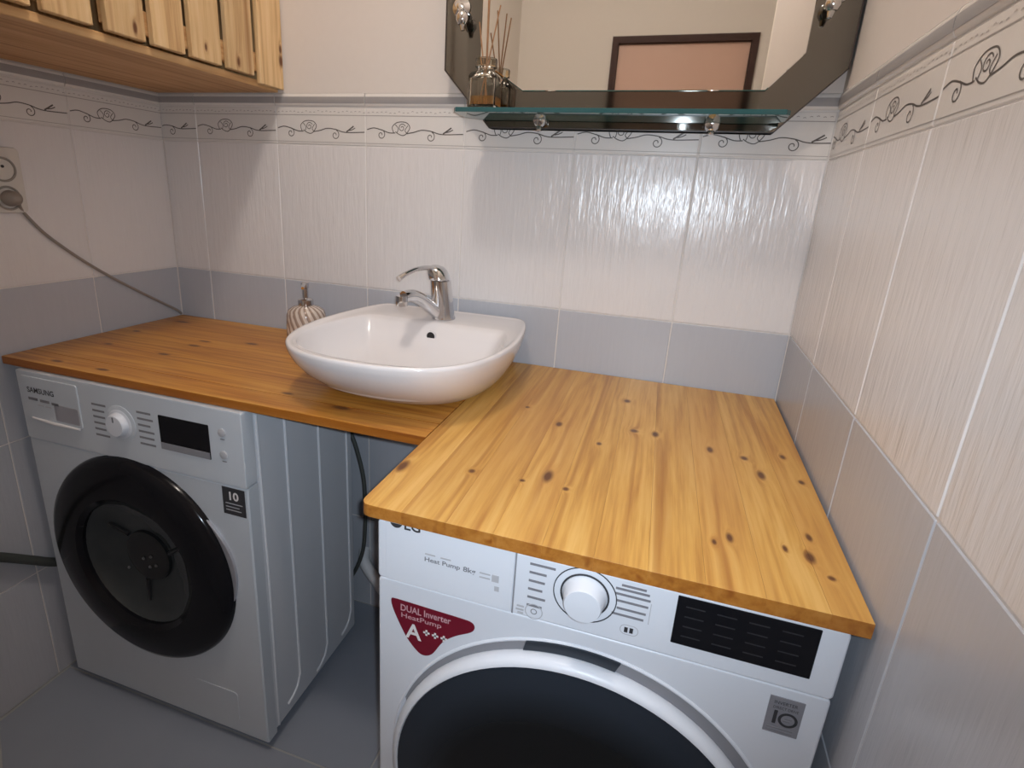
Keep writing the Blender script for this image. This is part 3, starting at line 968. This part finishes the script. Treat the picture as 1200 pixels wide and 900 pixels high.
obj('overflow_hole', MB().lathe([(.0095, 0), (.0095, -.003), (.0, -.003)], (.863, -.1530, .0790), 'y', 20, False), M['hole'], ba)
obj('overflow_ring', MB().lathe([(.0118, 0.001), (.0118, -.0022), (.0095, -.003)], (.863, -.1530, .0790), 'y', 20, False), M['ceramic'], ba)
obj('drain', MB().lathe([(.024, .0145), (.024, .0165), (.016, .0165), (.014, .015), (0, .0150)], (CX, -.335, 0), 'z', 24, False), M['chrome'], ba)

fa = thing('faucet', 'chrome single-lever mixer faucet on the rear ledge of the white basin', 'faucet', (.866, -.088, .1065))
F = (.866, -.088, .1065)
obj('body', MB().loft([[(F[0] - .012 * h / .115 + r * math.cos(2 * PI * i / 28), F[1] - .004 * h / .115 + r * 1.05 * math.sin(2 * PI * i / 28), F[2] + h) for i in range(28)]
                       for r, h in ((.0265, 0), (.0270, .003), (.0255, .007), (.0245, .03), (.0240, .07), (.0238, .088))]), M['chrome'], fa)
spp = spline([(.858, -.098, .118), (.846, -.120, .136), (.836, -.150, .158), (.826, -.175, .1695), (.817, -.198, .1690)], 6)
k = len(spp)
obj('spout', MB().tube(spp, [.0155 - .003 * i / (k - 1) for i in range(k)], 16), M['chrome'], fa)
obj('aerator', MB().lathe([(.0125, .012), (.0130, 0), (.0125, -.009), (.0095, -.010), (.0, -.010)], (.815, -.203, .1600), 'z', 20), M['chrome'], fa)
cap = obj('lever_cap', MB().loft([[(F[0] - .0115 - .01 * max(0, h) / .03 + r * math.cos(2 * PI * i / 28), F[1] - .004 + r * 1.05 * math.sin(2 * PI * i / 28), .197 + h) for i in range(28)]
                                  for r, h in ((.0232, -.001), (.0248, .0015), (.0248, .010), (.0225, .020), (.0165, .0275), (.008, .031), (.001, .0320))]), M['chrome'], fa)
lv = spline([(.846, -.098, .2195), (.838, -.125, .2250), (.826, -.155, .2240), (.814, -.182, .2160), (.806, -.198, .2075)], 5)
k = len(lv)
obj('lever', MB().tube(lv, [.0065 - .0018 * math.sin(PI * i / (k - 1)) for i in range(k)], 12), M['chrome'], fa)

# ---------------------------------------------------------------- soap pump
sc = (.4775, -.066, 0)
so = thing('soap_dispenser', 'striped glass soap bottle with chrome pump, standing left of the basin', 'soap dispenser', sc)
rings = []
for r, h in ((.036, 0), (.0465, .003), (.0490, .012), (.0485, .05), (.0475, .068), (.043, .080), (.032, .0875), (.019, .0905), (.017, .094)):
    rings.append([(sc[0] + r * (1 + .018 * math.cos(18 * a + 26 * h * 2 * PI)) * math.cos(a), sc[1] + r * (1 + .018 * math.cos(18 * a + 26 * h * 2 * PI)) * math.sin(a), h) for a in [2 * PI * i / 108 for i in range(108)]])
obj('bottle', MB().loft(rings), M['striped'], so, angle=70)
obj('pump_collar', MB().lathe([(.0190, .092), (.0195, .094), (.0190, .106), (.013, .110), (.0065, .112)], sc, 'z', 24), M['chrome'], so)
pp = MB().lathe([(.0075, .110), (.0075, .134), (.0098, .136), (.0098, .149), (.006, .151)], sc, 'z', 16)
pp.tube([(sc[0], sc[1], .145), (sc[0] + .010, sc[1] - .020, .146), (sc[0] + .017, sc[1] - .034, .141)], [.0055, .0048, .0040], 10)
obj('pump_nozzle', pp, M['chrome'], so)

# ---------------------------------------------------------------- mirror, shelf, diffuser
YM = -.040
mi = thing('mirror', 'large wall mirror with wide smoked grey border and chrome brackets above the shelf', 'mirror', (1.21, 0, .52))
T_ = 1.33
outp = [(.831, T_), (.831, .6346), (.9366, .5225), (1.491, .5225), (1.5925, .6290), (1.5925, T_)]
# the cut lower corners follow one straight line each
obj('smoked_panel', MB().prism(outp, 'y', YM, -.012, .0012, 1), M['tint_mirror'], mi)
edge = MB()
for (a, b), (c, d) in zip(outp, outp[1:]):
    nx, nz = -(d - b), (c - a)
    L = math.hypot(nx, nz)
    nx, nz = -nx / L * .0025, -nz / L * .0025
    edge.box(0, 0.0001, 0, .0001, 0, .0001)
    A = edge._pts([(a, YM - .0006, b), (c, YM - .0006, d), (c - nx, YM - .0006, d - nz), (a - nx, YM - .0006, b - nz)])
    B = edge._pts([(a, -.0118, b), (c, -.0118, d), (c - nx, -.0118, d - nz), (a - nx, -.0118, b - nz)])
    for q in ((0, 1, 2, 3),):
        edge.bm.faces.new([A[i] for i in q])
        edge.bm.faces.new([B[i] for i in reversed(q)])
    for i in range(4):
        j = (i + 1) % 4
        edge.bm.faces.new((A[i], B[i], B[j], A[j]))
bmesh.ops.delete(edge.bm, geom=[f for f in edge.bm.faces if f.calc_area() < 1e-7], context='FACES')
bmesh.ops.delete(edge.bm, geom=[v for v in edge.bm.verts if not v.link_faces], context='VERTS')
obj('panel_edge', edge, M['mirror_edge'], mi)
inp = [(.9115, T_ - .07), (.9115, .6530), (1.0066, .5935), (1.464, .5935), (1.5195, .6545), (1.5195, T_ - .07)]
obj('mirror_glass', MB().prism(inp, 'y', YM - .005, YM - .0005, .0015, 1), M['mirror'], mi)
for sx in (.866, 1.5525):
    s_ = 1 if sx < 1 else -1
    br = obj('bracket', MB().lathe([(.019, 0), (.019, -.004), (.013, -.008), (.008, -.012), (.0, -.0125)], (sx, YM, .750), 'y', 24, False)
             .tube([(sx, YM - .010, .750), (sx + s_ * .004, YM - .022, .746), (sx + s_ * .010, YM - .026, .736)], .0055, 10), M['chrome'], mi)
    obj('bracket_knob', MB().lathe([(.001, .0135), (.008, .0115), (.0125, .004), (.0125, -.004), (.008, -.0115), (.001, -.0135)], (sx + s_ * .011, YM - .026, .724), 'z', 20), M['chrome'], br)
    obj('bracket_screw', MB().lathe([(.0065, 0), (.0065, -.003), (.0, -.0035)], (sx - s_ * .004, YM, .771), 'y', 14, False), M['chrome'], br)
    obj('bracket_drop', MB().tube([(sx + s_ * .012, YM - .026, .712), (sx + s_ * .013, YM - .026, .702)], [.006, .004], 10), M['chrome'], br)

SZ0, SZ1 = .5375, .5460
sh = thing('glass_shelf', 'green-edged glass shelf mounted across the bottom of the mirror', 'shelf', (1.2, -.09, SZ0))
pl = [(.918, YM - .0062), (.894, -.075), (.899, -.148), (.906, -.159), (1.488, -.159), (1.495, -.148), (1.500, -.075), (1.478, YM - .0062)]
obj('glass_plate', MB().prism(pl, 'z', SZ0, SZ1, .0006, 1), M['shelf_glass'], sh)
# the ground edge shows deep green
ed = MB()
for (a, b), (c, d) in zip(pl[1:], pl[2:-1]):
    L = math.hypot(c - a, d - b)
    nx, ny = (d - b) / L * .0012, -(c - a) / L * .0012
    nx, ny = -nx, -ny
    q = [(a, b), (c, d), (c - nx, d - ny), (a - nx, b - ny)]
    ed.prism([(a - nx * .0, b - ny * .0), (c, d), (c + (-nx), d + (-ny)), (a - nx, b - ny)], 'z', SZ0 + .0006, SZ1 - .0006)
obj('glass_edge', ed, M['shelf_edge'], sh)
for sx, sz in ((1.0499, .5440), (1.3816, .5405)):
    cl = obj('clamp', MB().lathe([(.0135, 0), (.0150, -.002), (.0150, -.012), (.0125, -.0165), (.006, -.0195), (.0, -.020)], (sx, YM - .005, sz - .0045), 'y', 24, False), M['chrome'], sh)
    obj('clamp_screw', MB().lathe([(.0055, .004), (.0065, 0), (.0065, -.006), (.004, -.008), (.0, -.008)], (sx, YM - .015, SZ0 - .0145), 'z', 16, False), M['chrome'], cl)

bz = SZ1
bc = (.9420, -.092)
di = thing('reed_diffuser', 'square glass reed diffuser bottle with a little amber oil on the glass shelf', 'diffuser', (bc[0], bc[1], bz))
hw = .0290


def sqring(h, r, z):
    z = z + (.0055 if z > .004 else 0)
    return [(bc[0] + x, bc[1] + y, bz + z) for x, y in rrect(-h, h, -h, h, r, 4)]


obj('bottle', MB().loft([sqring(hw - .003, .006, 0), sqring(hw, .007, .003), sqring(hw, .007, .058), sqring(hw - .004, .008, .064), sqring(.0185, .0184, .0685), sqring(.0175, .0174, .074),
                         sqring(.0205, .0204, .0755), sqring(.0215, .0214, .082), sqring(.0205, .0204, .092), sqring(.0140, .0139, .092), sqring(.0135, .0134, .068),
                         sqring(hw - .010, .006, .060), sqring(hw - .0045, .005, .054), sqring(hw - .0045, .005, .0060), sqring(hw - .0060, .005, .0048)]), M['clear_glass'], di)
obj('oil', MB().loft([sqring(hw - .0062, .005, .0052), sqring(hw - .0047, .005, .0065), sqring(hw - .0047, .005, .0215)]), M['amber'], di)
obj('collar', MB().lathe([(.0215, .0820), (.0222, .0835), (.0222, .0955), (.0212, .0970)], (bc[0], bc[1], bz), 'z', 32, False), M['clear_glass'], di)
for tx, ty, bx, by in ((.018, .010, -.010, -.006), (-.019, .012, .009, -.008), (.004, -.016, -.002, .010), (-.006, .020, .004, -.010)):
    top = Vector((bc[0] + tx * 1.15, bc[1] + ty * .8, bz + .2105 - abs(tx)))
    if tx < -.01:
        top.z = bz + .1655
    obj('reed', MB().tube([(bc[0] + bx, bc[1] + by, bz + .0122), tuple(top)], .0014, 8), M['reed'], di)

# ---------------------------------------------------------------- slatted cabinet
ca = thing('wall_cabinet', 'pine wall cabinet with slatted doors above the left end of the worktop', 'cabinet', (.19, -.45, .5975))
CXF = .3745
CE = -.965
CT = 1.25
obj('bottom_board', MB().box(.003, CXF + .006, CE, -.004, .5975, .6125, .0015, 1), M['wood_b'], ca)
obj('top_board', MB().box(.003, CXF + .006, CE, -.004, CT - .016, CT, .0015, 1), M['wood_b'], ca)
obj('end_panel', MB().box(.003, CXF - .002, CE, CE + .016, .6127, CT - .0162, .001, 1), M['wood_z'], ca)
obj('end_panel', MB().box(.003, CXF - .002, -.020, -.004, .6127, CT - .0162, .001, 1), M['wood_z'], ca)
obj('back_panel', MB().box(.003, .010, CE + .017, -.021, .6127, CT - .0162), M['wood_z'], ca)
obj('shelf_board', MB().box(.011, CXF - .03, CE + .017, -.021, .90, .916, .001, 1), M['wood_b'], ca)
sl = [(-.0045, -.0855), (-.1060, -.1840), (-.2035, -.2800), (-.2970, -.3680), (-.3840, -.4570), (-.4820, -.5600), (-.5770, -.6520), (-.6690, -.7480), (-.7650, -.8400), (-.8570, -.9600)]
for d0, d1, idx in ((-.0045, -.4570, range(0, 5)), (-.4820, -.9600, range(5, 10))):
    dd = obj('door', MB().box(CXF - .001, CXF + .010, d1 + .004, d0 - .004, .628, .668, .001, 1), M['wood_b'], ca)
    obj('door_rail', MB().box(CXF - .001, CXF + .010, d1 + .004, d0 - .004, CT - .070, CT - .030, .001, 1), M['wood_b'], dd)
    for i in idx:
        a, b = sl[i]
        obj('slat', MB().box(CXF + .0103, CXF + .0235, b, a, .6030 if i == 0 else .6145, CT - .012, .0015, 1), M['wood_z'], dd)
    obj('door_knob', MB().lathe([(.006, .0224), (.006, .034), (.013, .038), (.013, .046), (.008, .050), (.0, .050)], (CXF, (-.43 if d0 > -.1 else -.52), .93), 'x', 16, False), M['wood_b'], dd)

# ---------------------------------------------------------------- outlet and cables on the left wall
ou = thing('wall_outlet', 'cream double socket outlet on the left wall below the slatted cabinet', 'outlet', (0, -.415, .36))
pl_ = obj('plate', MB().prism(rrect(-.455, -.376, .296, .428, .010), 'x', .0005, .010, .003, 2), M['outlet'], ou)
for zz in (.3835, .3265):
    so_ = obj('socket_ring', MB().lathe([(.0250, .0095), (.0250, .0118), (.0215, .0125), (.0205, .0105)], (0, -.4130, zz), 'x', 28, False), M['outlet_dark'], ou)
    obj('socket_recess', MB().lathe([(.0205, .0101), (.0, .0101)], (0, -.4130, zz), 'x', 28, False), M['outlet'], so_, recalc=False)
    obj('socket_pin', MB().lathe([(.0030, .010), (.0030, .0115), (0, .0115)], (0, -.4130, zz + .006), 'x', 12, False), M['hole'], so_)
pc = thing('power_cord', 'grey power cord plugged into the left wall outlet, hanging down to the worktop corner', 'cord', (.006, -.25, .18))
obj('plug', MB().loft([[(.0128 + h, -.4130 + r * math.cos(2 * PI * i / 20), .3265 + r * .9 * math.sin(2 * PI * i / 20)) for i in range(20)] for r, h in ((.017, 0), (.0185, .004), (.0165, .016), (.010, .024), (.004, .026))]), M['cord'], pc)
cp_ = spline([(.020, -.402, .3245), (.013, -.396, .312), (.006, -.385, .296), (.0045, -.352, .2535), (.0045, -.310, .2140), (.0045, -.265, .1770), (.0045, -.215, .1405), (.0045, -.165, .1070),
              (.0045, -.105, .0690), (.0045, -.055, .0380), (.0050, -.022, .0170), (.0055, -.0090, .0040)], 6)
obj('cable', MB().tube(cp_, .0034, 8), M['cord'], pc)

ho = tag(obj('drain_hose', MB().tube(spline([(.020, -.30, -.60), (.021, -.40, -.566), (.021, -.47, -.527), (.021, -.520, -.486), (.021, -.565, -.448), (.022, -.66, -.372), (.022, -.80, -.29), (.014, -.86, -.262), (.0005, -.885, -.252)], 10), .0105, 12), M['hose_dark'], base=(.02, -.5, -.5)),
         'dark drain hose sloping along the grey left wall beside the washing machine', 'hose')
ho2 = tag(obj('drain_hose', MB().tube(spline([(.545, -.075, -.10), (.580, -.075, -.175), (.6108, -.075, -.2484), (.6255, -.075, -.2904), (.6424, -.075, -.3633), (.6466, -.075, -.441), (.6457, -.075, -.5085), (.636, -.075, -.60), (.600, -.075, -.69), (.560, -.085, -.72)], 8), .0055, 10), M['hose_dark'], base=(.63, -.075, -.4)),
          'dark hose looping down behind the rear right edge of the washing machine', 'hose')
ho3 = tag(obj('waste_pipe', MB().tube(spline([(.600, -.0005, -.652), (.612, -.026, -.6670), (.629, -.034, -.6861), (.6542, -.036, -.7147), (.700, -.040, -.762)], 8), .0170, 14), M['hose_grey'], base=(.62, -.02, -.7)),
          'pale waste pipe at the foot of the back wall just left of the dryer', 'pipe')
